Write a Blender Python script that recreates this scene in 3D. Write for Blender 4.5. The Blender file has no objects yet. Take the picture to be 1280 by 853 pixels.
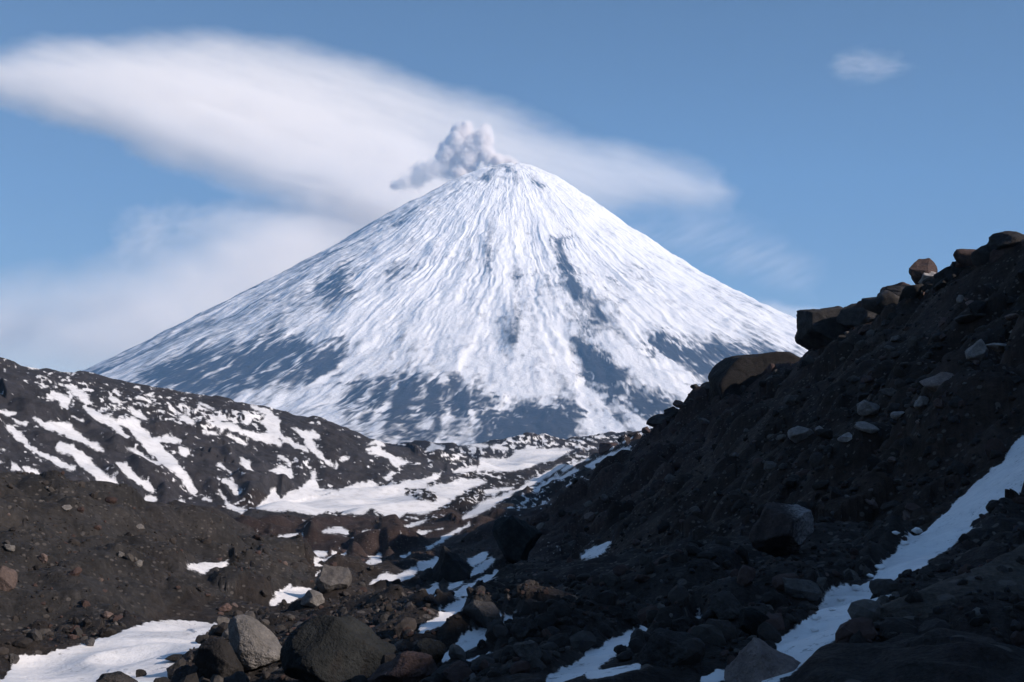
import bpy, math, random
import numpy as np

C = bpy.context.scene.collection
R = math.radians
random.seed(7)

# ------------------------------------------------------------------ camera model
F, CX, CY, PITCH = 1372.0, 640.0, 426.5, R(5.55)
cp, sp = math.cos(PITCH), math.sin(PITCH)

def unproject(px, py, Y):
    """point seen at photo position px,py lying Y metres ahead of the camera (camera at the origin)"""
    px = np.asarray(px, float); py = np.asarray(py, float); Y = np.asarray(Y, float)
    a = (px - CX) / F; b = -(py - CY) / F
    fy = cp - b * sp; fz = sp + b * cp
    return np.stack([a / fy * Y, Y + 0 * a, fz / fy * Y], -1)

def project(p):
    d = p[..., 1] * cp + p[..., 2] * sp
    u = -p[..., 1] * sp + p[..., 2] * cp
    d = np.where(d < 0.05, 0.05, d)
    return CX + F * p[..., 0] / d, CY - F * u / d

# ------------------------------------------------------------------ noise
def _h(ix, iy, iz, seed):
    h = (ix.astype(np.int64) * 374761393 + iy.astype(np.int64) * 668265263 + iz * 2147483647 + seed * 1274126177) & 0xFFFFFFFF
    h = ((h ^ (h >> 13)) * 1274126177) & 0xFFFFFFFF
    h = h ^ (h >> 16)
    h = (h * 2246822519) & 0xFFFFFFFF
    return h ^ (h >> 15)

def perlin(x, y, seed=0):
    x, y = np.broadcast_arrays(np.asarray(x, float), np.asarray(y, float))
    ix = np.floor(x); iy = np.floor(y)
    fx = x - ix; fy = y - iy
    ux = fx * fx * fx * (fx * (fx * 6 - 15) + 10); uy = fy * fy * fy * (fy * (fy * 6 - 15) + 10)
    def g(dx, dy):
        a = _h(ix + dx, iy + dy, 0, seed) * (2 * math.pi / 4294967296.0)
        return np.cos(a) * (fx - dx) + np.sin(a) * (fy - dy)
    a = g(0, 0); b = g(1, 0); c = g(0, 1); d = g(1, 1)
    return 1.45 * ((a * (1 - ux) + b * ux) * (1 - uy) + (c * (1 - ux) + d * ux) * uy)

def fbm(x, y, n=4, seed=0, gain=.5, ridged=False):
    s = 0; a = 1.; t = 0.
    for i in range(n):
        v = perlin(x * 2.03 ** i + 17.3 * i, y * 2.03 ** i - 9.1 * i, seed + i)
        if ridged: v = 1 - 2 * np.abs(v)
        s = s + a * v; t += a; a *= gain
    return s / t

def worley(x, y, seed=0):
    ix = np.floor(x); iy = np.floor(y)
    best = np.full(x.shape, 9.); idb = np.zeros(x.shape)
    for dx in (-1, 0, 1):
        for dy in (-1, 0, 1):
            h = _h(ix + dx, iy + dy, 0, seed); h2 = _h(ix + dx, iy + dy, 5, seed + 3)
            d = (ix + dx + h / 4294967296.0 - x) ** 2 + (iy + dy + h2 / 4294967296.0 - y) ** 2
            m = d < best
            best = np.where(m, d, best); idb = np.where(m, (h ^ h2) % 997 / 997., idb)
    return np.sqrt(best), idb

def noise3(p, seed=0):
    ip = np.floor(p); f = p - ip
    u = f * f * f * (f * (f * 6 - 15) + 10)
    tot = 0
    for dx in (0, 1):
        for dy in (0, 1):
            for dz in (0, 1):
                h = _h(ip[:, 0] + dx, ip[:, 1] + dy, (ip[:, 2] + dz).astype(np.int64), seed)
                a = (h & 0xFFFF) / 65536. * 2 * math.pi; z = (h >> 16) / 32768. - 1
                r = np.sqrt(np.maximum(0, 1 - z * z))
                g = r * np.cos(a) * (f[:, 0] - dx) + r * np.sin(a) * (f[:, 1] - dy) + z * (f[:, 2] - dz)
                w = (u[:, 0] if dx else 1 - u[:, 0]) * (u[:, 1] if dy else 1 - u[:, 1]) * (u[:, 2] if dz else 1 - u[:, 2])
                tot = tot + w * g
    return 1.5 * tot

def sstep(a, b, x):
    t = np.clip((x - a) / (b - a), 0, 1)
    return t * t * (3 - 2 * t)

def smax(a, b, k):
    h = np.maximum(k - np.abs(a - b), 0) / k
    return np.maximum(a, b) + h * h * k * .25

# ------------------------------------------------------------------ helpers
def mesh_from(name, verts, faces, mat, smooth=True, attrs=None, parent=None):
    me = bpy.data.meshes.new(name)
    verts = np.ascontiguousarray(verts, np.float32); faces = np.ascontiguousarray(faces, np.int32)
    n = faces.shape[1]
    me.vertices.add(len(verts)); me.vertices.foreach_set('co', verts.ravel())
    me.loops.add(faces.size); me.loops.foreach_set('vertex_index', faces.ravel())
    me.polygons.add(len(faces))
    me.polygons.foreach_set('loop_start', np.arange(0, faces.size, n, dtype=np.int32))
    me.polygons.foreach_set('use_smooth', np.full(len(faces), smooth))
    me.update(calc_edges=True)
    for k, v in (attrs or {}).items():
        v = np.asarray(v, np.float32)
        if v.ndim == 1:
            at = me.attributes.new(k, 'FLOAT', 'POINT'); at.data.foreach_set('value', v)
        else:
            at = me.attributes.new(k, 'FLOAT_VECTOR', 'POINT'); at.data.foreach_set('vector', v.ravel())
    if mat: me.materials.append(mat)
    o = bpy.data.objects.new(name, me); C.objects.link(o)
    if parent: o.parent = parent
    return o

def tag(o, label=None, cat=None, group=None, kind=None):
    if label: o['label'] = label
    if cat: o['category'] = cat
    if group: o['group'] = group
    if kind: o['kind'] = kind
    return o

class NT:
    def __init__(s, name):
        s.m = bpy.data.materials.new(name); s.m.use_nodes = True
        s.t = s.m.node_tree; s.t.nodes.clear()
        s.out = s.n('ShaderNodeOutputMaterial')
    def n(s, t, **kw):
        x = s.t.nodes.new(t)
        for k, v in kw.items(): setattr(x, k, v)
        return x
    def l(s, a, b): s.t.links.new(a, b)
    def val(s, sock, v):
        if hasattr(v, 'is_output') or isinstance(v, bpy.types.NodeSocket): s.l(v, sock)
        else: sock.default_value = v
    def math(s, op, a, b=0., c=None, clamp=False):
        x = s.n('ShaderNodeMath', operation=op, use_clamp=clamp)
        s.val(x.inputs[0], a); s.val(x.inputs[1], b)
        if c is not None: s.val(x.inputs[2], c)
        return x.outputs[0]
    def mix(s, f, a, b):
        x = s.n('ShaderNodeMix', data_type='RGBA')
        s.val(x.inputs[0], f); s.val(x.inputs[6], a); s.val(x.inputs[7], b)
        return x.outputs[2]
    def noise(s, vec, scale, detail=4, rough=.55, dist=0.):
        x = s.n('ShaderNodeTexNoise'); x.inputs['Scale'].default_value = scale
        x.inputs['Detail'].default_value = detail; x.inputs['Roughness'].default_value = rough
        x.inputs['Distortion'].default_value = dist
        if vec is not None: s.l(vec, x.inputs['Vector'])
        return x.outputs['Fac']
    def attr(s, name):
        return s.n('ShaderNodeAttribute', attribute_name=name)
    def step(s, v, lo, hi):
        x = s.n('ShaderNodeMapRange', interpolation_type='SMOOTHSTEP')
        s.val(x.inputs[0], v); x.inputs[1].default_value = lo; x.inputs[2].default_value = hi
        return x.outputs[0]
    def bump(s, h, dist, strength=1., prev=None):
        x = s.n('ShaderNodeBump'); x.inputs['Strength'].default_value = strength; x.inputs['Distance'].default_value = dist
        s.l(h, x.inputs['Height'])
        if prev: s.l(prev, x.inputs['Normal'])
        return x.outputs[0]
    def bsdf(s, col, rough, nrm=None, spec=.25):
        x = s.n('ShaderNodeBsdfPrincipled')
        s.val(x.inputs['Base Color'], col); s.val(x.inputs['Roughness'], rough)
        x.inputs['Specular IOR Level'].default_value = spec
        if nrm: s.l(nrm, x.inputs['Normal'])
        s.l(x.outputs[0], s.out.inputs['Surface'])
        return x

SNOW = (.90, .88, .87, 1)

def mat_terrain():
    m = NT('terrain')
    pos = m.n('ShaderNodeNewGeometry').outputs['Position']
    sn = m.attr('snow').outputs['Fac']; tint = m.attr('tint').outputs['Vector']
    n1 = m.noise(pos, 3.1, 5, .6); n2 = m.noise(pos, 17., 4, .6); n3 = m.noise(pos, .35, 4, .6)
    tone = m.math('MULTIPLY_ADD', n1, 1.3, .2)
    tone = m.math('MULTIPLY', tone, m.math('MULTIPLY_ADD', n2, 1.0, .45))
    tone = m.math('MULTIPLY', tone, m.math('MULTIPLY_ADD', n3, 1.2, .4))
    v = m.n('ShaderNodeVectorMath', operation='SCALE'); m.l(tint, v.inputs[0]); m.l(tone, v.inputs['Scale'])
    # paler stones strewn through the scree
    vo = m.n('ShaderNodeTexVoronoi'); vo.inputs['Scale'].default_value = 4.5; m.l(pos, vo.inputs['Vector'])
    sep = m.n('ShaderNodeSeparateColor'); m.l(vo.outputs['Color'], sep.inputs[0])
    stone = m.math('MULTIPLY', m.step(sep.outputs[0], .8, .86), m.step(vo.outputs['Distance'], .42, .3))
    rock = m.mix(m.math('MULTIPLY', stone, .55), v.outputs[0], (.13, .115, .105, 1))
    e = m.math('ADD', m.math('MULTIPLY_ADD', n1, .34, -.17), m.math('ADD', m.math('MULTIPLY_ADD', n2, .26, -.13), m.math('MULTIPLY_ADD', n3, .22, -.11)))
    f = m.step(m.math('ADD', sn, e), .46, .54)
    n4 = m.noise(pos, 7.5, 6, .72, .4)
    grit = m.math('MULTIPLY', m.step(n4, .565, .65), m.step(n3, .38, .58))
    snow = m.mix(m.step(n1, .25, .75), (.78, .765, .77, 1), SNOW)
    snow = m.mix(m.math('MULTIPLY', grit, .7), snow, (.09, .08, .075, 1))
    snow = m.mix(m.math('MULTIPLY', m.step(n3, .45, .72), .34), snow, (.42, .40, .385, 1))
    col = m.mix(f, rock, snow)
    hb = m.math('ADD', m.math('MULTIPLY', n1, 1.), m.math('MULTIPLY', n2, .35))
    inv = m.math('SUBTRACT', 1., f)
    b1 = m.bump(m.math('MULTIPLY', hb, m.math('MULTIPLY_ADD', inv, .72, .28)), .12, 1.)
    m.bsdf(col, m.math('MULTIPLY_ADD', f, -.25, .92), b1, .2)
    return m.m

def mat_volcano():
    m = NT('volcano_snow_and_scree')
    pos = m.n('ShaderNodeNewGeometry').outputs['Position']
    sn = m.attr('snow').outputs['Fac']
    n1 = m.noise(pos, .012, 6, .65); n2 = m.noise(pos, .05, 4, .6)
    f = m.step(m.math('ADD', sn, m.math('MULTIPLY_ADD', n1, .5, -.25)), -.04, .92)
    rock = m.mix(n2, (.022, .022, .026, 1), (.07, .063, .06, 1))
    col = m.mix(f, rock, SNOW)
    b = m.bump(m.math('ADD', n1, m.math('MULTIPLY', n2, .4)), 14., .7)
    m.bsdf(col, .85, b, .1)
    return m.m

def mat_rock(name, a, b, c=None, frost=0., scale=1., lich=0.):
    m = NT(name)
    tc = m.n('ShaderNodeTexCoord').outputs['Object']
    oi = m.n('ShaderNodeObjectInfo').outputs['Random']
    n1 = m.noise(tc, 1.6 * scale, 6, .62); n2 = m.noise(tc, 9. * scale, 5, .65); n3 = m.noise(tc, 34. * scale, 3, .6)
    col = m.mix(m.step(n1, .32, .68), a, b)
    if c: col = m.mix(m.step(m.noise(tc, 2.7 * scale, 5, .6, .6), .5, .66), col, c)
    k = m.math('MULTIPLY', m.math('MULTIPLY_ADD', n2, 1.2, .4), m.math('MULTIPLY_ADD', oi, .7, .65))
    k = m.math('MULTIPLY', k, m.math('MULTIPLY_ADD', n3, .8, .6))
    v = m.n('ShaderNodeVectorMath', operation='SCALE'); m.l(col, v.inputs[0]); m.l(k, v.inputs['Scale'])
    col = v.outputs[0]
    if frost:
        sx = m.n('ShaderNodeSeparateXYZ'); m.l(tc, sx.inputs[0])
        side = m.step(m.math('ADD', sx.outputs[0], m.math('MULTIPLY_ADD', n2, .5, -.25)), -.02, .35)
        col = m.mix(m.math('MULTIPLY', m.math('MULTIPLY', side, m.step(m.math('ADD', n2, m.math('MULTIPLY', n3, .6)), .5, .95)), .55), col, (.5, .47, .47, 1))
    nb = m.bump(m.math('ADD', n2, m.math('MULTIPLY', n3, .4)), .09, .75)
    m.bsdf(col, .88, nb, .22)
    return m.m

def mat_snow():
    m = NT('snow')
    pos = m.n('ShaderNodeNewGeometry').outputs['Position']
    n1 = m.noise(pos, 1.7, 5, .6); n2 = m.noise(pos, 14., 4, .6)
    col = m.mix(m.step(n1, .3, .7), (.8, .785, .785, 1), SNOW)
    dirt = m.math('MULTIPLY', m.step(m.noise(pos, 5., 6, .7), .62, .75), .5)
    col = m.mix(dirt, col, (.3, .28, .28, 1))
    b = m.bump(m.math('ADD', n1, m.math('MULTIPLY', n2, .25)), .06, .8)
    m.bsdf(col, .7, b, .2)
    return m.m

def mat_volume(name, color, density, aniso=0., absorb=None):
    m = NT(name)
    x = m.n('ShaderNodeVolumePrincipled')
    x.inputs['Color'].default_value = (*color, 1)
    x.inputs['Density'].default_value = density
    x.inputs['Anisotropy'].default_value = aniso
    m.l(x.outputs[0], m.out.inputs['Volume'])
    return m.m

# ------------------------------------------------------------------ terrain
def U(pts):
    p = np.array(pts, float)
    return unproject(p[:, 0], p[:, 1], p[:, 2])

def crest_dist(x, y, P):
    """distance to a crest line seen from above, its height there and the side (+ left of travel)"""
    best = np.full(x.shape, 1e18); z = np.zeros(x.shape); side = np.zeros(x.shape)
    for a, b in zip(P[:-1], P[1:]):
        dx, dy = b[0] - a[0], b[1] - a[1]; L = dx * dx + dy * dy
        t = np.clip(((x - a[0]) * dx + (y - a[1]) * dy) / L, 0, 1)
        qx = x - a[0] - t * dx; qy = y - a[1] - t * dy
        d = qx * qx + qy * qy; m = d < best
        best = np.where(m, d, best); z = np.where(m, a[2] + t * (b[2] - a[2]), z)
        side = np.where(m, dx * qy - dy * qx, side)
    return np.sqrt(best), z, side

CR_A = np.concatenate([[[30., -300., 15.], [29.5, -60, 13.0], [29., 10., 11.6], [28.7, 40., 11.0]],
    U([(1290, 314, 61), (1255, 319, 65), (1225, 335, 69), (1190, 351, 73), (1150, 370, 78), (1120, 396, 85), (1100, 410, 90), (1050, 434, 97), (1012, 462, 104), (955, 472, 113), (915, 480, 122), (895, 498, 130), (880, 520, 142), (864, 540, 175),
       (800, 553, 290), (745, 572, 420), (690, 592, 560), (640, 612, 700)])])
CR_K = np.array([[34., -300, 19.], [33.5, -40, 17.], [33., -4., 15.8], [33., 10., 15.2], [33., 22., 14.6], [33., 30., 14.], [33., 38., 13.2], [33., 52., 11.], [33.5, 70., 6.]])  # unseen ridge beyond the frame, added and shaped to shade slope and floor
CR_B = U([(600, 1370, 6.4), (800, 1100, 7.4), (1000, 896, 9.0), (1060, 844, 9.5), (1140, 778, 10.2), (1200, 729, 10.8), (1280, 700, 11.4), (1420, 610, 12.4), (1700, 430, 14.)])
CR_E = np.array([[-27, -200, 7.], [-26.5, -40, 4.], [-26.2, 15, 1.2], [-26, 30, -.7], [-25.8, 45, -2.1], [-25.4, 62, -2.9], [-24.4, 85, -6.9], [-23.8, 105, -10.2], [-22, 140, -14.8]])
CR_F = U([(-900, 330, 300), (-300, 415, 380), (0, 455, 460), (60, 461, 480), (130, 472, 500), (200, 483, 520), (260, 497, 550), (330, 517, 590), (400, 542, 640), (450, 564, 700), (500, 592, 780), (540, 615, 860)])
CR_G = U([(380, 600, 820), (450, 578, 850), (485, 572, 880), (520, 549, 900), (560, 566, 930), (600, 561, 960), (650, 550, 1000), (680, 545, 1020), (720, 556, 1060), (780, 545, 1120), (900, 545, 1200)])
CR_H = U([(380, 640, 470), (440, 622, 520), (490, 590, 600), (540, 569, 680), (590, 578, 720), (640, 600, 760)])
CR_I = U([(250, 665, 190), (300, 650, 215), (355, 637, 240), (400, 645, 250), (452, 637, 262), (500, 652, 275), (560, 668, 290)])
CR_J = U([(470, 634, 385), (500, 612, 400), (545, 611, 420), (600, 632, 440)])
YF = np.log([.3, 6., 12, 16, 20, 30, 50, 100, 180, 300, 450, 600, 900, 1400, 3000, 20000])
ZF = np.array([-2.6, -2.5, -2.9, -3.4, -4.0, -5.2, -7.2, -10.6, -14.4, -19.6, -19.4, -17.8, -12, -30, -60, -60])
UNITS = ['ground', 'A', 'B', 'C', 'E', 'F', 'G', 'H', 'I', 'J']

def base_height(x, y):
    r = np.hypot(x, y)
    yy = np.where(y > 0, np.maximum(r * .35 + y * .65, .3), np.maximum(r * .35, .3))
    L = []
    wx = x + fbm(x / 45., y / 45., 3, 11) * np.clip(r * .012, 0, 4)
    wy = y + fbm(x / 45., y / 45., 3, 12) * np.clip(r * .012, 0, 4)
    z = np.interp(np.log(yy), YF, ZF)
    cx = np.interp(yy, [10, 30, 60, 120, 300], [-6., -8, -9.5, -11, -45])
    z = z + np.clip(x - cx - 2, 0, 40) * np.interp(yy, [8, 30, 100, 200, 400], [.13, .16, .12, .06, 0])
    L.append(z)
    d, zc, s = crest_dist(wx, wy, CR_A)
    fall = np.interp(d, [0, 8, 30, 70, 400], [0, 6.6, 22.0, 43, 220])
    fr = np.interp(d, [0, 20, 60, 400], [0, 9, 20, 60])
    L.append(zc - np.where(s > 0, fall, fr))
    d, zc, s = crest_dist(x + .25 * (wx - x), y + .25 * (wy - y), CR_B)
    L.append(zc - np.where(s > 0, np.sqrt((d * .62) ** 2 + .01) - .1, np.sqrt((d * .35) ** 2 + .01) - .1))
    d = np.hypot(x, y + 1.5)
    L.append(-1.65 - .75 * np.maximum(d - 2.6, 0))
    d, zc, s = crest_dist(wx, wy, CR_E)
    L.append(zc - np.where(s < 0, np.interp(d, [0, 6, 14, 60], [0, 2.0, 5.2, 20]), d * .3))
    d, zc, s = crest_dist(wx, wy, CR_F)
    L.append(zc - np.where(s < 0, np.sqrt((d * .33) ** 2 + 9) - 3, d * .4))
    d, zc, s = crest_dist(wx, wy, CR_G)
    L.append(zc - (np.sqrt((d * .16) ** 2 + 4) - 2))
    d, zc, s = crest_dist(wx, wy, CR_H)
    L.append(zc - (np.sqrt((d * .25) ** 2 + 2) - 1.4))
    d, zc, s = crest_dist(wx, wy, CR_I)
    L.append(zc - (np.sqrt((d * .3) ** 2 + .5) - .7))
    d, zc, s = crest_dist(wx, wy, CR_J)
    L.append(zc - (np.sqrt((d * .3) ** 2 + .5) - .7))
    d, zc, s = crest_dist(wx, wy, CR_K)
    L.append(zc - np.where(s > 0, np.interp(d, [0, 5, 12, 100], [0, 8.5, 16, 90]), d * .3))
    L = np.stack(L)
    unit = np.argmax(L, 0); unit = np.where(unit == 10, 1, unit)
    k = np.clip(.06 * r * .35, .15, 3.)
    h = L[0]
    for i in range(1, len(L)): h = smax(h, L[i], k)
    return h, unit

# --- snow seen in the photograph: strokes (x, y, half width) on zoomed crops, and outlines
def zs(ox, oy, k, strokes): return [[(ox + x * k, oy + y * k, w * k) for x, y, w in s] for s in strokes]
ST_FAR = zs(0, 430, .336, [
 [(200,190,10),(240,210,20),(242,238,9)], [(220,140,4),(270,170,8),(310,200,20),(322,222,6)], [(310,235,6),(370,275,13),(420,300,17),(475,350,5)],
 [(410,205,4),(450,220,8)], [(490,245,7),(520,270,8),(555,292,3)], [(450,290,12),(490,300,24),(530,350,24),(590,400,26),(640,450,22),(690,505,13),(720,550,11)],
 [(570,355,5),(620,362,13),(665,362,4)], [(675,400,11),(690,404,14)], [(130,280,7),(180,310,13),(225,315,24),(280,345,14),(330,375,9),(385,402,3)],
 [(225,385,16),(290,410,20),(330,455,22),(370,500,18),(430,540,11)], [(410,580,7),(445,560,13),(450,580,13),(490,610,9),(540,615,3)],
 [(30,310,5),(70,345,17),(95,365,9)], [(100,385,5),(150,410,11),(210,440,11),(270,465,8)], [(85,460,4),(120,480,10),(155,488,4)],
 [(40,435,4),(55,460,11),(75,470,4)], [(0,250,7),(25,262,8),(55,260,3)], [(0,505,13),(25,515,12)], [(420,445,5),(460,460,17),(490,500,13),(540,535,13),(570,555,9)],
 [(545,580,9),(575,578,8)], [(480,395,4),(520,415,7),(590,450,5)], [(650,265,4),(690,280,9),(720,300,7)], [(745,220,4),(770,232,7),(795,245,3)],
 [(755,330,4),(790,335,9),(820,345,4)], [(840,340,4),(880,355,9),(915,375,5)], [(800,290,3),(860,310,9),(930,335,12),(990,350,18),(1040,375,9)],
 [(940,235,5),(985,250,9),(1015,265,5)], [(980,290,9),(1010,295,32),(1020,330,28),(1000,350,13)], [(1080,310,5),(1130,335,13),(1180,345,12)],
 [(1150,370,15),(1170,400,12),(1210,435,7),(1250,465,3)], [(1045,345,5),(1090,375,11),(1145,400,5)], [(1040,420,5),(1065,430,13),(1080,450,7)],
 [(1010,475,7),(1050,475,17),(1075,490,9)], [(895,430,7),(910,445,16),(930,470,11),(950,485,4)], [(815,450,3),(860,480,4)], [(830,510,5),(860,530,12),(880,560,12)],
 [(815,550,3),(850,600,5),(900,630,7)], [(755,580,7),(785,585,5)], [(675,590,7),(690,610,13),(720,630,9),(760,650,9),(790,670,5)], [(680,685,4),(710,680,5),(740,668,5)],
 [(95,85,5),(120,88,9),(145,85,4)], [(235,105,5),(260,115,4)], [(670,165,4),(710,180,5)], [(60,290,4),(95,300,6)], [(270,275,5),(310,295,6)], [(160,205,4),(180,215,6)],
 [(550,130,4),(600,150,6),(640,160,3)], [(1275,430,6),(1290,432,6)], [(0,445,6),(20,448,5)], [(0,395,4),(35,400,5)]])
ST_MID = zs(360, 500, .34375, [
 [(1232,190,9),(1150,225,16),(1090,245,8)], [(1050,265,5),(980,300,13),(900,335,9)], [(1000,240,3),(920,285,7),(840,330,6),(760,370,10),(700,400,13),(640,432,8)],
 [(820,320,3),(720,340,3)], [(510,540,6),(560,515,5)], [(0,510,13),(40,500,8)], [(130,485,7),(190,480,9),(215,490,5)], [(275,490,4),(305,485,4)],
 [(100,565,7),(130,560,6)], [(105,605,4),(150,590,5),(200,570,4)], [(90,655,7),(115,650,6)], [(290,182,6),(330,178,8)], [(380,355,3),(388,372,6)],
 [(500,195,3),(530,172,12),(560,180,4)], [(640,162,5),(720,168,6)], [(740,172,3),(770,172,7),(795,180,3)], [(285,165,4),(320,155,8),(352,168,4)],
 [(600,268,5),(680,252,6)], [(560,505,3),(620,480,3),(660,455,3)], [(430,470,4),(500,440,3)], [(480,490,4),(560,470,3)], [(1000,260,2),(1040,235,3),(1100,215,3)],[(1140,190,3),(1200,165,3)]])
ST_NEAR = zs(360, 500, .34375, [
 [(0,735,9),(20,715,18),(60,705,9)], [(305,680,5),(350,655,17),(380,660,13),(440,640,9),(460,628,4)], [(485,612,6),(520,605,11),(540,590,6)],
 [(450,745,6),(500,715,11),(535,690,9)], [(540,740,7),(620,715,11),(680,690,13),(760,640,5)], [(660,650,4),(700,620,7),(740,595,6)], [(670,600,9),(695,590,13),(715,570,7)],
 [(490,840,8),(560,810,17),(620,770,17),(650,745,7)], [(560,840,5),(625,805,6)], [(720,840,6),(770,810,5)], [(780,840,5),(825,820,6)], [(1080,575,7),(1120,555,13),(1165,530,4)],
 [(415,575,5),(440,565,4)], [(590,690,5),(625,672,5)], [(520,760,3),(548,718,5)], [(300,600,4),(330,590,3)]]) + zs(220, 640, .34375, [
 [(590,604,7),(650,580,9),(715,548,6)], [(975,540,5),(1040,500,17),(1110,470,17),(1175,405,5)], [(1060,555,6),(1100,545,10)], [(1090,585,8),(1130,550,13),(1140,525,5)],
 [(1185,430,6),(1230,415,6)], [(50,215,4),(100,215,17),(130,205,9),(180,198,5)], [(350,340,5),(400,320,13),(450,300,13),(480,295,5)], [(370,310,4),(410,285,4)],
 [(375,105,5),(420,98,11),(450,95,5)], [(540,72,5),(590,72,7),(625,82,4)], [(240,175,4),(275,160,5)], [(700,190,4),(740,160,3)]]) + zs(600, 600, .34375, [
 [(260,750,14),(340,710,15),(440,655,20),(520,600,20),(600,565,13),(660,530,9),(730,500,5)], [(400,720,8),(480,710,9),(570,685,8)], [(820,735,12),(870,715,13),(915,720,12)],
 [(390,650,5),(430,640,6)], [(780,528,4),(795,530,5)], [(770,568,4),(795,570,4)]])
PO_MID = [[(360 + x * .34375, 500 + y * .34375) for x, y in p] for p in [
 [(-45,330),(-30,365),(10,335),(40,325),(80,290),(75,262),(105,272),(112,318),(180,335),(240,308),(300,298),(340,318),(380,318),(420,298),(500,288),(562,262),(540,290),(500,306),(505,322),
  (420,322),(425,345),(470,372),(540,372),(552,345),(590,370),(540,400),(480,420),(430,412),(390,440),(365,440),(320,403),(300,398),(250,415),(200,408),(140,400),(100,422),(50,413),(0,403),(-60,405),(-110,395),(-80,370)],
 [(290,195),(350,185),(402,215),(445,230),(390,246),(368,216)], [(345,292),(375,258),(392,268),(360,298)],
 [(520,322),(600,296),(690,288),(722,300),(650,330),(600,360),(560,362)],
 [(700,215),(800,215),(860,178),(1040,183),(975,215),(850,255),(780,262),(690,262)]]]
PO_NEAR = [[(-40,868),(6,853),(19,827),(53,822),(116,806),(156,793),(191,781),(225,779),(266,783),(302,782),(283,793),(262,791),(250,800),(256,812),(240,822),(248,829),(222,840),(200,858),(120,875)],
 [(975,806),(982,800),(1013,783),(1040,748),(1092,728),(1120,697),(1161,663),(1189,639),(1216,611),(1257,580),(1271,556),(1300,530),(1420,420),(1420,560),(1285,632),(1271,646),(1240,664),(1215,668),(1175,694),(1140,721),(1106,749),(1079,773),(1051,794),(1017,819),(995,840),(960,860),(950,850),(970,835)]]

def stroke_sd(px, py, strokes):
    """signed distance in photo pixels to the nearest stroke, negative inside"""
    sd = np.full(px.shape, 40.)
    for s in strokes:
        xs = [q[0] for q in s]; ys = [q[1] for q in s]; mw = max(q[2] for q in s) + 12
        idx = np.nonzero((px > min(xs) - mw) & (px < max(xs) + mw) & (py > min(ys) - mw) & (py < max(ys) + mw))
        if not len(idx[0]): continue
        X = px[idx]; Y = py[idx]; b = np.full(X.shape, 40.)
        for a, c in zip(s[:-1], s[1:]):
            dx, dy = c[0] - a[0], c[1] - a[1]; L = dx * dx + dy * dy + 1e-9
            t = np.clip(((X - a[0]) * dx + (Y - a[1]) * dy) / L, 0, 1)
            b = np.minimum(b, np.hypot(X - a[0] - t * dx, Y - a[1] - t * dy) - (a[2] + t * (c[2] - a[2])))
        sd[idx] = np.minimum(sd[idx], b)
    return sd

def poly_sd(px, py, poly):
    d = np.full(px.shape, 1e9); ins = np.zeros(px.shape, bool)
    n = len(poly)
    for i in range(n):
        a = poly[i]; b = poly[(i + 1) % n]
        dx, dy = b[0] - a[0], b[1] - a[1]; L = dx * dx + dy * dy + 1e-9
        t = np.clip(((px - a[0]) * dx + (py - a[1]) * dy) / L, 0, 1)
        d = np.minimum(d, (px - a[0] - t * dx) ** 2 + (py - a[1] - t * dy) ** 2)
        c = ((a[1] > py) != (b[1] > py)) & (px < dx * (py - a[1]) / (dy if abs(dy) > 1e-9 else 1e-9) + a[0])
        ins ^= c
    d = np.sqrt(d)
    return np.where(ins, -d, d)

def micro(x, y, unit):
    """the roughness of the scree: bumps, blocks and gullies down to the spacing of the mesh"""
    r = np.hypot(x, y); spc = np.where(r > 230, .0034, .0055) * r + .01
    out = np.zeros(x.shape); low = np.zeros(x.shape)
    for i, lam in enumerate([110, 48, 22, 10, 4.6, 2.1, 1.0, .46, .21]):
        fade = sstep(1.6 * spc, 3.5 * spc, lam) * (1 - sstep(.16 * r + 4, .42 * r + 9, lam))
        if fade.max() <= 0: continue
        a = .085 * lam ** .93
        v = perlin(x / lam + 3.7 * i, y / lam - 5.1 * i, 40 + i)
        if i % 2: v = .62 - 1.6 * np.sqrt(v * v + .006)
        hi = (lam < 14 * spc)
        out += np.where(hi, a * fade * v, 0); low += np.where(hi, 0, a * fade * v)
    for i, lam in enumerate([30., 11., 4.2, 1.7, .75]):
        fade = sstep(1.7 * spc, 3.2 * spc, lam) * (1 - sstep(.07 * r + 1, .16 * r + 3, lam))
        if fade.max() <= 0: continue
        idx = np.nonzero(fade > 0.01)
        d, cid = worley(x[idx] / lam, y[idx] / lam, 90 + i)
        b = np.where((unit[idx] == 1) & (lam < 5), .8, np.where(unit[idx] == 1, .35, .5)) * np.maximum(0, 1 - (d / .5) ** 2) ** .8 * (.4 + .9 * cid) * (cid > .35)
        out[idx] += lam * .36 * b * fade[idx] * (.35 + .65 * sstep(-.2, .35, perlin(x[idx] / lam / 7, y[idx] / lam / 7, 70 + i)))
    far = np.isin(unit, [5])
    # gullies running down the far hillside
    q = (x * .5 + y * .86)
    low += np.where(far, 1.8 * (fbm(q / 26., (x * .86 - y * .5) / 120., 4, 33, ridged=True)), 0)
    rib = (unit == 2)
    k = np.where(rib, .45, 1.)
    return low * np.where(unit == 1, .75, np.where(unit == 5, .7, np.where(unit == 4, 1.3, k))), out * np.where(unit == 1, 1.3, np.where(unit == 5, .7, np.where(np.isin(unit, [0, 8]) & (r > 140), .7, k)))

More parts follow.
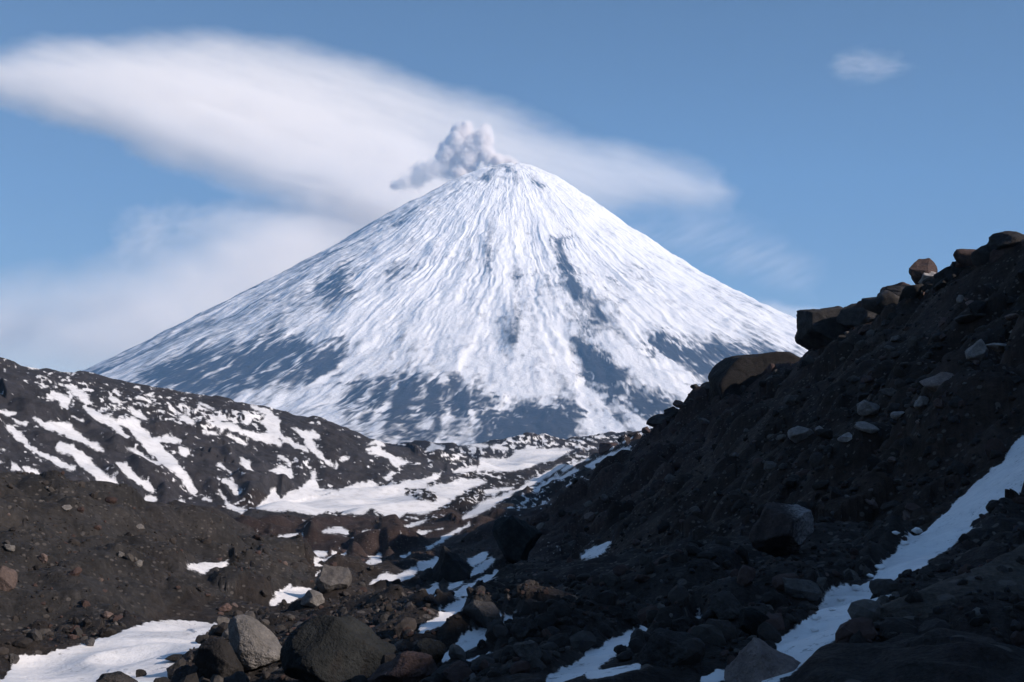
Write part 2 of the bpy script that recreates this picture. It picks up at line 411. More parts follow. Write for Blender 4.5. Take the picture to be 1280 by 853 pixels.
def snow_map(x, y, h, unit, hi):
    px, py = project(np.stack([x, y, h], -1))
    qx, qy = project(np.stack([x, y, h + hi], -1))
    r = np.hypot(x, y)
    front = y > 1
    lr = np.log(np.maximum(r, .1)) * 900
    th = np.arctan2(x, y) * F
    wob = fbm(px / 22., py / 16., 4, 51) * 5.
    wob2 = fbm(px / 6., py / 4.5, 3, 55) * 4.
    zone = np.select([y > 620, y > 150, y > 5], [2, 1, 0], -1)
    sd = np.full(x.shape, 40.)
    def put(mask, f, data):
        idx = np.nonzero(mask & front & (px > -150) & (px < 1500))
        if len(idx[0]): sd[idx] = np.minimum(sd[idx], f(px[idx], py[idx], data))
    put((y > 150) & np.isin(unit, [5, 0, 8, 7]), stroke_sd, ST_FAR)
    put(y > 65, stroke_sd, ST_MID)
    put((y < 200), stroke_sd, ST_NEAR)
    for p in PO_MID: put((y > 215), poly_sd, p)
    for k, p in enumerate(PO_NEAR): put((y < 60) & ((unit != 2) | (k == 0)), poly_sd, p)
    s = .5 - (sd - np.where(y < 130, 2.4, np.where(unit == 5, .1, .9)) + np.where(y < 130, .55, np.where(unit == 5, .95, .65)) * (wob + wob2 * .8)) * .055
    # thin dustings that break into speckle
    dust = np.full(x.shape, 0.)
    crest = np.where((unit == 5), sstep(60, 5, np.abs((py - (455 + np.maximum(px - 30, 0) * .16)) - 28)) * sstep(-60, 60, px) * sstep(420, 330, px), 0)
    dust = np.maximum(dust, .42 * crest)
    dust = np.maximum(dust, np.where(unit == 5, .30, 0))
    dust = np.maximum(dust, np.where(np.isin(unit, [0, 6, 7, 8, 9]) & (y > 230), .40, 0))
    dust = np.maximum(dust, np.where((unit == 1) & (y > 150) & (y < 900), .36, 0))
    dust = np.maximum(dust, np.where((y > 60) & (y < 260) & (unit == 0), .2, 0))
    dust = np.where((y > 1250), .3, dust)
    sp_ = fbm(qx / 9. - qy / 14., qy / 4.5, 3, 61, .65)
    dd = dust + .55 * sp_ * (dust > 0) + .25 * (dust > 0) * fbm(px / 60., py / 30., 2, 66)
    s = np.maximum(s, np.where(dust > 0, dd, 0))
    return np.clip(s, 0, 1), sstep(13, -1, sd)

TCOL = {0: (.030, .025, .023), 1: (.034, .0235, .0185), 2: (.060, .050, .042), 3: (.04, .035, .03), 4: (.037, .034, .033), 5: (.045, .042, .046), 6: (.036, .033, .037), 7: (.036, .033, .036), 8: (.034, .031, .033), 9: (.034, .031, .034)}

def full_height(x, y):
    h, unit = base_height(x, y)
    r = np.hypot(x, y)
    low, hi = micro(x, y, unit)
    s, mar = snow_map(x, y, h + low, unit, hi)
    f = sstep(.42, .58, s)
    return h + low + hi * (1 - .85 * mar) + .05 * f * np.clip(r / 40, .3, 2), unit, s, hi

# polar sheet
def build_terrain(mat):
    az = np.arange(-28., 28.0001, .052)
    ext = [28.0]; st = .06
    while ext[-1] < 180:
        st *= 1.12; ext.append(ext[-1] + min(st, 6))
    ext = np.array(ext[1:-1])
    phi = np.radians(np.concatenate([-ext[::-1], az, ext]))
    rr = np.concatenate([np.geomspace(.4, 8, 40, endpoint=False), np.exp(np.arange(math.log(8), math.log(230), .0058)), np.exp(np.arange(math.log(230), math.log(1300), .0036)), np.geomspace(1300, 14200, 70)])
    A, Rr = np.meshgrid(phi, rr)
    x = Rr * np.sin(A); y = Rr * np.cos(A)
    z, unit, s, m = full_height(x, y)
    nr, na = x.shape
    # colour of the scree by zone, blended with broad noise
    n = fbm(x / np.maximum(Rr * .12, 1), y / np.maximum(Rr * .12, 1), 4, 81)
    tint = np.zeros((nr, na, 3))
    for u, c in TCOL.items(): tint[unit == u] = c
    red = np.clip(sstep(70, 110, y) * sstep(420, 200, y) * np.isin(unit, [0, 1, 4]) * .75 + .35 * sstep(.05, .5, n), 0, 1)
    tint = tint * (1 - red[..., None]) + np.array([.046, .030, .027]) * red[..., None]
    brown = sstep(.0, .4, fbm(x / 9., y / 9., 3, 83)) * (unit == 4)
    tint = tint * (1 - .5 * brown[..., None]) + np.array([.052, .045, .040]) * .5 * brown[..., None]
    gx, gy = project(np.stack([x, y, z], -1))
    tint = tint * np.clip(1 + .75 * fbm(gx / 7., gy / 5., 4, 85, .65) + .4 * fbm(gx / 40., gy / 30., 3, 86), .35, 2.2)[..., None]
    track = fbm(y / (2.2 + .02 * Rr) + .3 * fbm(x / 6., y / 6., 2, 88), x / 30., 4, 87, .6)     # slide tracks down the scree
    tint = tint * np.where(np.isin(unit, [1, 2]), np.clip(1 + 1.1 * track, .4, 2.), 1)[..., None]
    verts = np.stack([x, y, z], -1).reshape(-1, 3)
    i = np.arange(nr - 1)[:, None] * na + np.arange(na)[None, :]
    j = np.arange(na)
    jn = (j + 1) % na
    I = np.arange(nr - 1)[:, None] * na
    faces = np.stack([I + j, I + na + j, I + na + jn, I + jn], -1).reshape(-1, 4)[:, ::-1]
    fu = unit[:-1, :].reshape(-1)
    fu = np.where(np.isin(fu, [0, 3]), 0, fu)
    names = {0: ('ground', 'rubble valley floor with patches of snow between the dark hills'),
             1: ('hill', 'steep black scree slope in shade rising to a boulder crest, highest of the hills'),
             2: ('hill', 'dark earthy hump cut off by the frame beside the snowy gully'),
             4: ('hill', 'brown gravel hillside above the sunlit snowfield'),
             5: ('hill', 'long dark ridge streaked with bright snow running down to the valley'),
             6: ('hill', 'low jagged dark skyline hills right below the volcano'),
             7: ('hill', 'dark mound rising out of the white valley flat under the volcano'),
             8: ('hill', 'row of small dark mounds in front of the white snow flat'),
             9: ('hill', 'small dark rocky island in the middle of the white snow flat')}
    fl = verts.reshape(-1, 3); sf = s.reshape(-1); tf = tint.reshape(-1, 3)
    for u, (nm, lab) in names.items():
        fs = faces[fu == u]
        ids, inv = np.unique(fs, return_inverse=True)
        o = mesh_from(nm, fl[ids], inv.reshape(-1, 4), mat, True, {'snow': sf[ids], 'tint': tf[ids]})
        tag(o, lab, nm, None, 'structure')

# ------------------------------------------------------------------ finding the ground under a photo position
def hit(px, py, y0=9., y1=1200., n=1500):
    Y = np.geomspace(y0, y1, n)
    p = unproject(np.full(n, float(px)), np.full(n, float(py)), Y)
    h = full_height(p[:, 0], p[:, 1])[0]
    k = np.nonzero(p[:, 2] <= h)[0]
    if not len(k): return None
    return p[k[0]]

def on_crest(px, y0=45, y1=200, n=700):
    Y = np.geomspace(y0, y1, n)
    p = unproject(np.full(n, float(px)), np.full(n, 400.), Y)
    h = full_height(p[:, 0], p[:, 1])[0]
    k = np.argmax(h / Y)
    return np.array([p[k, 0], Y[k], h[k]])

# ------------------------------------------------------------------ rocks
def ico(sub):
    import bmesh
    bm = bmesh.new(); bmesh.ops.create_icosphere(bm, subdivisions=sub, radius=1)
    bm.verts.ensure_lookup_table()
    v = np.array([q.co[:] for q in bm.verts]); f = np.array([[q.index for q in t.verts] for t in bm.faces])
    bm.free(); return v, f
ICO = {k: ico(k) for k in (2, 3, 5, 6)}

def rock_verts(seed, sub=5, dims=(1, 1, 1), planes=None, nplanes=11, rough=.06, sharp=46.):
    """a stone broken along flat faces: the unit sphere cut by planes, with worn edges and a rough skin"""
    rng = np.random.default_rng(seed)
    v, f = ICO[sub]
    if planes is None:
        nrm = rng.normal(size=(nplanes, 3)); nrm /= np.linalg.norm(nrm, axis=1)[:, None]
        off = rng.uniform(.62, 1.0, nplanes)
    else:
        nrm = np.array([q[:3] for q in planes], float); nrm /= np.linalg.norm(nrm, axis=1)[:, None]
        off = np.array([q[3] for q in planes], float)
    dirs = v + .10 * np.stack([noise3(v * 1.7 + 9 * k, seed + k) for k in range(3)], -1)
    t = off[None] / np.maximum(dirs @ nrm.T, .02)
    t = np.concatenate([t, np.full((len(v), 1), 1.25)], 1)
    rad = -np.log(np.exp(-sharp * t).sum(1)) / sharp
    rad0 = rad
    if sub >= 5:     # smaller broken facets on top of the large ones
        n2 = rng.normal(size=(26, 3)); n2 /= np.linalg.norm(n2, axis=1)[:, None]
        t2 = rng.uniform(.84, 1.04, 26)[None] * np.interp(np.arange(26), [0, 25], [1, 1])[None] * rad.max() / np.maximum(dirs @ n2.T, .02)
        rad = np.minimum(rad, -np.log(np.exp(-60 * t2).sum(1)) / 60)
    p = v * rad[:, None]
    q = p * 2.2 + seed % 91
    d = noise3(q, seed) * .5 + noise3(q * 2.3, seed + 1) * .28
    if sub >= 5: d = d - .55 * np.exp(-(noise3(q * 1.5 + 5, seed + 6) / .035) ** 2) + (.5 - np.abs(noise3(q * 4.6, seed + 2))) * .34 + noise3(q * 10., seed + 3) * .17 + noise3(q * 21., seed + 4) * .1
    p = p * (1 + rough * d)[:, None]
    lo, hi = p.min(0), p.max(0)
    p = (p - (lo + hi) / 2) / (hi - lo)          # a unit box
    return p * np.array(dims), f

def place_rock(name, px, pyb, w, h, mat, label, cat='boulder', seed=1, depth=.8, tilt=0., planes=None, sink=.12, Y=None, group=None, sub=6, rough=.06, nplanes=11, yaw=0., y0=9.):
    """w,h in photo pixels; pyb is where the stone meets the ground"""
    if Y is None:
        g = hit(px, pyb, y0)
        if g is None: print('no ground', px, pyb); return None
    elif Y == 'crest': g = on_crest(px); sink += .16
    else: g = unproject(px, pyb, Y)
    k = g[1] / F
    W, H = w * k, h * k
    p, f = rock_verts(seed, sub, (W, W * depth, H), planes, nplanes, rough)
    if yaw:
        c, s = math.cos(yaw), math.sin(yaw); p = p @ np.array([[c, s, 0], [-s, c, 0], [0, 0, 1]])
    if tilt:
        c, s = math.cos(R(tilt)), math.sin(R(tilt)); p = p @ np.array([[c, 0, s], [0, 1, 0], [-s, 0, c]])
    p[:, 2] += -p[:, 2].min() - sink * H
    o = mesh_from(name, p, f, mat, True)
    o.location = g
    return tag(o, label, cat, group)

# ------------------------------------------------------------------ materials
M_T = mat_terrain(); M_V = mat_volcano(); M_S = mat_snow()
M_DARK = mat_rock('dark_lava', (.022, .020, .020, 1), (.045, .041, .040, 1))
M_BLUE = mat_rock('blue_grey_lava', (.008, .009, .0095, 1), (.024, .0255, .0255, 1), (.014, .013, .0125, 1))  # blue-grey lava, darkened further so its colour also carries the shade
M_GREY = mat_rock('grey_andesite', (.13, .12, .112, 1), (.20, .185, .175, 1), scale=1.5)
M_MID = mat_rock('mid_grey_lava', (.060, .055, .053, 1), (.10, .092, .088, 1))
M_RED = mat_rock('reddish_scoria', (.060, .040, .036, 1), (.10, .066, .058, 1), (.05, .04, .04, 1))
M_GREY_LIFT = mat_rock('grey_andesite_lifted', (.20, .18, .17, 1), (.34, .31, .295, 1), scale=1.5)  # grey andesite brightened in colour to replace light missing in the shade
M_PALEPINK = mat_rock('pale_pink_scoria', (.24, .185, .17, 1), (.36, .29, .265, 1), scale=1.3)
M_BROWN = mat_rock('brown_lava', (.012, .0108, .0105, 1), (.021, .018, .0172, 1))
M_PINK = mat_rock('pinkish_scoria', (.12, .088, .078, 1), (.19, .142, .128, 1))
M_FROST = mat_rock('frosted_scoria', (.030, .024, .023, 1), (.055, .041, .039, 1), frost=.6, scale=1.6)

build_terrain(M_T)

# ------------------------------------------------------------------ volcano
VX, VY, VZ = -10., 10450., 2718.
DL = np.array([(0,0),(60,4),(150,14),(250,45),(344,76),(500,140),(650,223),(850,339),(1109,494),(1400,680),(1722,899),(2100,1138),(2487,1378),(2870,1596),(3252,1810),(3635,2020),(4000,2222),(4600,2480),(5300,2700),(6200,2850),(7400,2960)], float)
DR = np.array([(0,0),(60,0),(150,4),(250,36),(344,80),(500,162),(650,275),(850,425),(1109,627),(1400,850),(1722,1087),(2100,1333),(2487,1546),(2870,1742),(3252,1928),(3635,2111),(4000,2268),(4600,2480),(5300,2640),(6200,2790),(7400,2960)], float)
POV = [([(100,470),(330,345),(560,218),(578,228),(500,300),(450,350),(400,395),(330,425),(200,470)], .42, 40),   # left flank with less snow, then bare dark patches low on the cone (photo pixels), with strength
 ([(185,470),(250,448),(330,427),(352,414),(380,430),(425,424),(438,440),(420,462),(360,474),(300,492),(240,500),(190,480)], 1.),
 ([(428,485),(450,476),(526,470),(600,475),(618,500),(590,520),(520,522),(470,520),(425,512)], 1.),
 ([(600,520),(660,505),(715,505),(728,520),(722,552),(690,560),(600,548)], 1.),
 ([(720,432),(752,440),(785,478),(845,500),(842,528),(780,520),(748,490),(728,462)], 1.),
 ([(815,430),(870,424),(990,440),(975,462),(915,470),(890,490),(865,470),(835,448)], .9),
 ([(400,355),(430,345),(440,370),(410,380)], .7), ([(520,330),(510,350),(492,352),(500,338)], .35),
 ([(695,300),(702,300),(722,350),(735,395),(745,430),(728,425),(716,390),(704,345)], .55), ([(609,276),(615,276),(618,320),(614,345),(608,325)], .4),
 ([(640,385),(650,385),(660,430),(640,440),(625,410)], .35), ([(676,345),(684,345),(690,380),(680,370)], .35),
 ([(425,520),(700,535),(720,560),(420,560)], .45), ([(735,360),(760,372),(775,402),(752,400)], .5), ([(800,420),(830,418),(845,440),(815,440)],.6)]

def zv(pts): return [(540 + x * .375, 300 + y * .375, w) for x, y, w in pts]
GUL = [([(607,219,2.5),(617,211,3.5),(631,208,2.5),(644,217,1.5)], -.75), ([(664,220,1.5),(670,226,2.5),(679,232,2)], -.8), ([(598,224,1.2),(622,221,1.5),(650,224,1)], -.7), ([(700,300,1.5),(713,340,3),(724,368,3)], -.3),
  # gullies where rock shows (negative) and lava lobes holding snow (positive), traced down the slope
 (zv([(195,-40,2),(185,60,3),(190,100,2)]), -.45), (zv([(400,-10,3),(430,60,4),(455,140,8),(490,180,5),(530,220,7),(560,280,6)]), -.55), (zv([(275,120,2),(285,230,3),(270,330,5)]), -.4),
 (zv([(330,80,2),(350,190,3),(340,310,5)]), -.35), (zv([(380,120,3),(400,195,4)]), -.4), (zv([(225,270,6),(250,330,5)]), -.35), (zv([(560,240,4),(640,330,7)]), -.4), (zv([(770,195,2),(820,225,4)]), -.4),
 (zv([(640,90,2),(690,130,2)]), -.35), (zv([(480,350,10),(560,430,11),(640,460,6)]), -.5), (zv([(120,40,1.5),(110,150,2)]), -.3), (zv([(40,60,1.5),(30,170,2)]), -.3), (zv([(-60,-20,2),(-80,80,2)]), -.3), (zv([(-110,60,3),(-150,150,4)]), -.35),
 (zv([(930,160,2),(1010,240,3)]), -.35), (zv([(1040,290,5),(1140,330,4)]), -.4), (zv([(870,60,1.5),(960,150,2)]), -.3), (zv([(600,40,1.5),(760,170,2)]), -.25),
 (zv([(490,490,3),(520,580,4),(560,680,5)]), .75), (zv([(530,510,2),(590,600,3),(620,650,3)]), .7), (zv([(640,560,2),(700,610,3)]), .6), (zv([(430,400,5),(470,470,4),(500,530,3)]), .55), (zv([(600,340,6),(690,420,8),(740,460,6)]), .6),
 (zv([(800,420,3),(860,470,5),(900,540,5)]), .65), (zv([(120,470,2),(130,540,2)]), .5), (zv([(240,470,3),(230,520,3)]), .5), (zv([(360,540,2),(390,575,2),(415,530,1.5)]), .6), (zv([(60,560,2),(20,660,2)]), .45),
 (zv([(-120,460,3),(-150,560,4),(-190,640,5)]), .6), (zv([(-200,480,4),(-260,600,5)]), .6), (zv([(-260,430,4),(-310,520,5)]), .5), (zv([(-60,590,10),(-30,600,8)]), .6), (zv([(-340,320,3),(-380,340,6),(-330,355,5)]), .5)]

def build_volcano():
    th = np.concatenate([np.linspace(-180, -100, 40, endpoint=False), np.linspace(-100, 100, 1500, endpoint=False), np.linspace(100, 180, 40, endpoint=False)])
    th = np.radians(th)                       # 0 faces the camera, + to the right
    r = np.concatenate([[0.], np.geomspace(14, 7400, 760)])
    T, Q = np.meshgrid(th, r)
    wr = .5 + .5 * np.sin(T)
    dl = np.interp(Q, DL[:, 0], DL[:, 1]); dr = np.interp(Q, DR[:, 0], DR[:, 1])
    drop = dl * (1 - wr) + dr * wr
    lr = np.log(np.maximum(Q, 10) / 1000)
    x0 = Q * np.sin(T); y0 = Q * np.cos(T)
    mod = .35 + 1.0 * sstep(-.25, .45, fbm(x0 / 330., y0 / 420., 4, 49))
    warp = .020 * fbm(T * 7, lr * 4, 4, 5) + .016 * fbm(x0 / 160., y0 / 160., 4, 6)
    Tw = T + warp
    fl = sstep(60, 400, Q)
    g1 = fbm(Tw * 7, lr * 1.6, 3, 21); g2 = fbm(Tw * 26, lr * 2.2, 3, 22, ridged=True); g3 = fbm(Tw * 80, lr * 5, 3, 23, ridged=True)
    z = VZ - drop + fl * (np.minimum(Q, 2600) * .020 * g1 + np.minimum(Q, 2500) * .0060 * g2 + mod * np.minimum(Q, 2500) * .0024 * g3 + mod * 2.8 * fbm(Tw * 190, lr * 14, 3, 24, ridged=True)) \
        + 24 * fbm(T * Q / 260., Q / 330., 5, 25, .55) * sstep(0, 300, Q)
    z += 9 * fbm(x0 / 55., y0 / 55., 3, 28) * sstep(420, 200, Q) + 13 * np.exp(-((np.hypot(x0 - 190, y0 - 40)) / 60.) ** 2) - 14 * np.exp(-((np.hypot(x0 - 110, y0 - 60)) / 45.) ** 2)
    z -= 38 * np.exp(-(Q / 95.) ** 2)           # the crater
    z += 20 * np.exp(-((Q - 190) / 60.) ** 2) * fbm(T * 3, lr * 0, 3, 29)
    x = VX + Q * np.sin(T); y = VY - Q * np.cos(T)
    px, py = project(np.stack([x, y, z], -1))
    # snow: full cover high up, wind-scoured and streaked lower down, bare lava on some low flanks
    wob_x = 6 * fbm(x0 / 130., y0 / 150., 4, 46); wob_y = 4 * fbm(x0 / 130. + 9, y0 / 150., 4, 47)
    st1 = fbm(Tw * 60 + 2 * g1, lr * 6, 4, 31, .6); st2 = fbm(Tw * 170, lr * 16, 4, 32, .6); st3 = fbm(Tw * 15, lr * 3, 4, 34)
    blot = fbm(x / 420., y / 700., 4, 35)
    low = sstep(300, 560, py)
    iso = fbm(x0 / 70., y0 / 90., 5, 36, .62)
    s = 1.24 - .52 * low + (.34 + .3 * low) * st1 + (.26 + .2 * low) * st2 * mod + (.05 + .4 * low) * st3 + .3 * blot * low + (.55 + .35 * low) * iso + .5 * low * fbm(x0 / 22., y0 / 30., 4, 48, .65)
    v1 = fbm(Tw * 60 + .8 * iso, lr * 8 + .5 * iso, 4, 52, .55, ridged=True); v2 = fbm(x0 / 60. + iso, y0 / 75. + st2, 4, 53, .55, ridged=True)
    s += low * (.36 * sstep(.30, .62, v1) + .22 * sstep(.35, .65, v2)) - .16 * low
    s -= (1 - low) * (.34 * sstep(.36, .62, v2) * sstep(-.1, .3, fbm(x0 / 400., y0 / 500., 3, 54)) + .22 * sstep(.4, .65, v1))
    # where ribs are worn smooth the streaks fade into even snow
    calm = sstep(-.15, .35, fbm(T * 6 + 4, lr * 4, 3, 45)) * (1 - low)
    s = s * (1 - .6 * calm) + 1.15 * .6 * calm
    for pts, amp in GUL:
        sd = stroke_sd(px + wob_x, py + wob_y, [pts])
        s += amp * sstep(6, -2, sd) * (.55 + .9 * np.clip(st2 + .5 * iso + .35, 0, 1))
    # rocky ribs
    s -= .45 * sstep(.35, .75, g2) * sstep(.0, .5, perlin(T * 9, lr * 4, 37)) 
    s -= .5 * sstep(.30, .6, fbm(T * 60, Q / 110., 4, 38)) * sstep(.1, .4, fbm(T * 5, lr * 5, 2, 39))
    # snow cover is thinned towards the left flank, leaving it darker
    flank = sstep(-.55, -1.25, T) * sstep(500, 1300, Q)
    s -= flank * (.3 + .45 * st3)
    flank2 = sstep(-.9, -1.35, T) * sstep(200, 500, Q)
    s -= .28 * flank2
    wx = 14 * fbm(px / 26., py / 26., 4, 41); wy = 12 * fbm(px / 26. + 50, py / 26., 4, 42)
    for poly, k, *sf in POV:
        sw = sf[0] if sf else 15
        xs = [q[0] for q in poly]; ys = [q[1] for q in poly]
        idx = np.nonzero((px > min(xs) - 40) & (px < max(xs) + 40) & (py > min(ys) - 40) & (py < max(ys) + 40) & (np.abs(T) < 1.7))
        sd = poly_sd(px[idx] + wx[idx], py[idx] + wy[idx], poly)
        s[idx] -= 1.12 * k * sstep(sw * 1.2, -sw * .9, sd + 9 * st2[idx] + 8 * iso[idx]) * (1.08 - .8 * sstep(.05, .5, st1[idx]) - .5 * sstep(.0, .45, st2[idx]))
    # dark ash and rock at the crater rim
    s -= .75 * sstep(420, 200, Q) * sstep(.0, .35, fbm(T * 5 + 3, Q / 60., 4, 44))
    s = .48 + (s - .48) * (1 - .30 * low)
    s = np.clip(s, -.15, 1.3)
    nr, na = x.shape
    verts = np.stack([x, y, z], -1).reshape(-1, 3)
    I = np.arange(nr - 1)[:, None] * na; j = np.arange(na); jn = (j + 1) % na
    faces = np.stack([I + j, I + jn, I + na + jn, I + na + j], -1).reshape(-1, 4)[:, ::-1]
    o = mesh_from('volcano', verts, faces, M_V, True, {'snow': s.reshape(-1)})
    tag(o, 'tall snow covered volcano cone with grey ribs and bare blue lower slopes', 'volcano')
build_volcano()

# ------------------------------------------------------------------ smoke at the summit
def build_plume():
    rng = np.random.default_rng(5)
    S = [(580,180,70),(560,260,88),(500,290,66),(470,330,46),(712,212,62),(690,275,66),(620,335,72),(742,320,52),(800,345,42),(858,352,36),(900,368,28),(640,255,58),(606,142,38),(722,168,42),(560,365,68),
         (486,400,62),(405,400,52),(335,412,50),(300,462,52),(225,482,42),(165,498,30),(560,425,52),(622,405,44),(540,215,45),(520,250,48),(445,318,28),(380,440,40),(290,395,28)]
    bs, bf = ICO[3]
    V = []; Fc = []; n = 0; CC = []
    for zx, zy, zr in S:
        c = unproject(460 + zx * .2031, 130 + zy * .2031, VY - 60 + rng.uniform(-50, 50))
        rad = zr * .2031 * VY / F
        drift = zx < 520 and zy > 370
        CC.append((c, rad, drift))
        V.append(bs * rad * (1.8 if drift else 1.6) + c); Fc.append(bf + n); n += len(bs)
    o = mesh_from('tmp', np.concatenate(V), np.concatenate(Fc), None)
    md = o.modifiers.new('r', 'REMESH'); md.mode = 'VOXEL'; md.voxel_size = 14.
    dg = bpy.context.evaluated_depsgraph_get()
    me = bpy.data.meshes.new_from_object(o.evaluated_get(dg))
    me.polygons.foreach_set('use_smooth', np.full(len(me.polygons), True))
    bpy.data.objects.remove(o)
    m = NT('steam'); pos = m.n('ShaderNodeNewGeometry').outputs['Position']
    wn = m.n('ShaderNodeTexNoise'); wn.inputs['Scale'].default_value = .017; wn.inputs['Detail'].default_value = 8; wn.inputs['Roughness'].default_value = .68; m.l(pos, wn.inputs['Vector'])
    a = m.n('ShaderNodeVectorMath', operation='SUBTRACT'); m.l(wn.outputs['Color'], a.inputs[0]); a.inputs[1].default_value = (.5, .5, .5)
    b = m.n('ShaderNodeVectorMath', operation='SCALE'); m.l(a.outputs[0], b.inputs[0]); b.inputs['Scale'].default_value = 150.
    q = m.n('ShaderNodeVectorMath', operation='ADD'); m.l(pos, q.inputs[0]); m.l(b.outputs[0], q.inputs[1])
    dens = 0.
    for c, rad, drift in CC:
        d = m.n('ShaderNodeVectorMath', operation='DISTANCE'); m.l(q.outputs[0], d.inputs[0]); d.inputs[1].default_value = tuple(c)
        k = m.n('ShaderNodeMapRange', interpolation_type='SMOOTHSTEP'); m.l(d.outputs['Value'], k.inputs[0])
        k.inputs[1].default_value = rad * (1.55 if drift else 1.25); k.inputs[2].default_value = rad * (0. if drift else .45); k.inputs[4].default_value = .026 if drift else .08
        dens = m.math('MAXIMUM', dens, k.outputs[0])
    x = m.n('ShaderNodeVolumePrincipled'); x.inputs['Color'].default_value = (1, .975, .955, 1); x.inputs['Anisotropy'].default_value = -.2
    m.l(dens, x.inputs['Density']); m.l(x.outputs[0], m.out.inputs['Volume'])
    me.materials.clear(); me.materials.append(m.m)
    p = bpy.data.objects.new('smoke_plume', me); C.objects.link(p)
    tag(p, 'billowing white steam plume rising and drifting from the volcano summit', 'smoke plume')
build_plume()

# ------------------------------------------------------------------ clouds
def cloud(name, label, Tf, box, step, Yc, density, color=(1, 1, 1), aniso=0., tilt=0., swing=18.):
    x0, y0, x1, y1 = box
    X, Y = np.meshgrid(np.arange(x0, x1 + step, step), np.arange(y0, y1 + step, step))
    T = np.maximum(Tf(X, Y), 0)
    T[0] = T[-1] = 0; T[:, 0] = T[:, -1] = 0
    Tn = np.where(T < 8, 0, T)
    yc = Yc + tilt * (Y - (y0 + y1) / 2) + swing * (X - x0)
    Pf = unproject(X, Y, yc - Tn * .6); Pb = unproject(X, Y, yc + Tn * .4)
    n = X.size; ny, nx = X.shape
    pos = (Tn > 0).ravel()
    bi = np.arange(n); nb = pos.sum(); bi[pos] = n + np.arange(nb)
    I = (np.arange(ny - 1)[:, None] * nx + np.arange(nx - 1)[None]).ravel()
    q = np.stack([I, I + 1, I + nx + 1, I + nx], -1)
    keep = pos[q].any(1); q = q[keep]
    fr = q[:, ::-1]; bk = bi[q]
    tri = np.concatenate([np.concatenate([a[:, [0, 1, 2]], a[:, [0, 2, 3]]]) for a in (fr, bk)])
    V = np.concatenate([Pf.reshape(-1, 3), Pb.reshape(-1, 3)[pos]])
    ids, inv = np.unique(tri, return_inverse=True)
    o = mesh_from(name, V[ids], inv.reshape(-1, 3), mat_volume(name + '_mist', color, density, aniso), True)
    tag(o, label, 'cloud')
    return o

def soft(X, Y, poly, w_in, w_out=0):
    return sstep(w_out, -w_in, poly_sd(X, Y, poly))

OUT = [(-160,70),(-40,62),(0,60),(60,46),(120,46),(170,38),(290,38),(370,50),(440,67),(500,85),(560,108),(620,124),(680,146),(730,168),(800,186),(860,198),(905,214),(926,238),(908,260),(860,268),(800,268),(740,280),(700,330),(560,330),(480,300),(420,272),(350,252),(270,228),(200,206),(140,176),(90,160),(40,140),(-40,120),(-160,110)]
INN = [(-170,84),(40,77),(120,79),(200,82),(260,88),(330,104),(400,122),(455,140),(500,160),(540,188),(570,220),(580,420),(-170,420)]
def t_main(X, Y):
    wx = 18 * fbm(X / 90., Y / 60., 5, 1); wy = 13 * fbm(X / 110., Y / 50., 5, 2)
    a = X * .95 + Y * .3; b = Y * .95 - X * .3
    fib = fbm(a / 130., b / 20., 5, 3, .6)
    out = soft(X + wx, Y + wy, OUT, 52, 10) * (1 + .22 * fbm(a / 46., b / 8., 4, 23, .6))
    T = 1080 * out * (1 + .5 * fib)
    sd = poly_sd(X + wx * .6, Y + wy * .6, INN)
    T += 1300 * out * sstep(4, -20, sd) * (.55 + .45 * sstep(0, -90, sd)) * (1 + .4 * fib)
    return T
cloud('lenticular_cloud', 'huge smooth lens shaped white cloud stretching behind the volcano summit', t_main, (-170, 20, 960, 350), 2.5, 16800, .0019, (.995, .98, .965))
BANK = [(-160,372),(-20,345),(80,335),(170,318),(230,292),(290,262),(335,228),(390,195),(480,190),(560,205),(640,330),(560,470),(300,500),(-160,500)]
def t_bank(X, Y):
    wx = 40 * fbm(X / 120., Y / 100., 4, 5); wy = 26 * fbm(X / 120., Y / 90., 4, 6)
    T = 1150 * soft(X + wx, Y + wy, BANK, 115, 25) * (1 + .6 * fbm(X / 160., Y / 60., 4, 7))
    return T * 1.6 * (.7 + .3 * sstep(0, 380, X))
cloud('cloud', 'low soft cream cloud bank behind the left flank of the volcano', t_bank, (-170, 200, 660, 505), 4., 17500, .0018, (.99, .972, .955))
PUF = [(140,300),(155,268),(200,256),(250,262),(300,252),(340,262),(300,290),(230,300),(180,330),(140,330)]
def t_puff(X, Y):
    wx = 26 * fbm(X / 40., Y / 30., 5, 8); wy = 18 * fbm(X / 40., Y / 30., 5, 9)
    return 620 * soft(X + wx, Y + wy, PUF, 34, 12) * (.75 + .9 * fbm(X / 26. + Y / 40., Y / 16., 4, 10))
cloud('cloud', 'ragged thin puff of cloud floating in the blue gap below the lens cloud', t_puff, (90, 220, 390, 370), 2.5, 17800, .0014)
VEI = [(740,262),(830,268),(915,262),(960,285),(1030,330),(1010,372),(940,352),(860,330),(790,310)]
def t_veil(X, Y):
    wx = 22 * fbm(X / 60., Y / 40., 4, 13); wy = 14 * fbm(X / 60., Y / 40., 4, 14)
    a = X * .8 + Y * .6; b = Y * .8 - X * .6
    a2 = X * .9 - Y * .45
    return 640 * soft(X + wx, Y + wy, VEI, 60, 16) * np.maximum(0, .75 + 1.1 * fbm(a2 / 90., (Y * .9 + X * .45) / 14., 4, 15))
cloud('cloud', 'faint wispy veil of cloud beside the right flank of the volcano', t_veil, (690, 215, 1090, 400), 2.5, 16000, .0010)
LOW = [(900,372),(960,376),(1010,385),(1060,398),(1100,412),(1120,440),(900,450)]
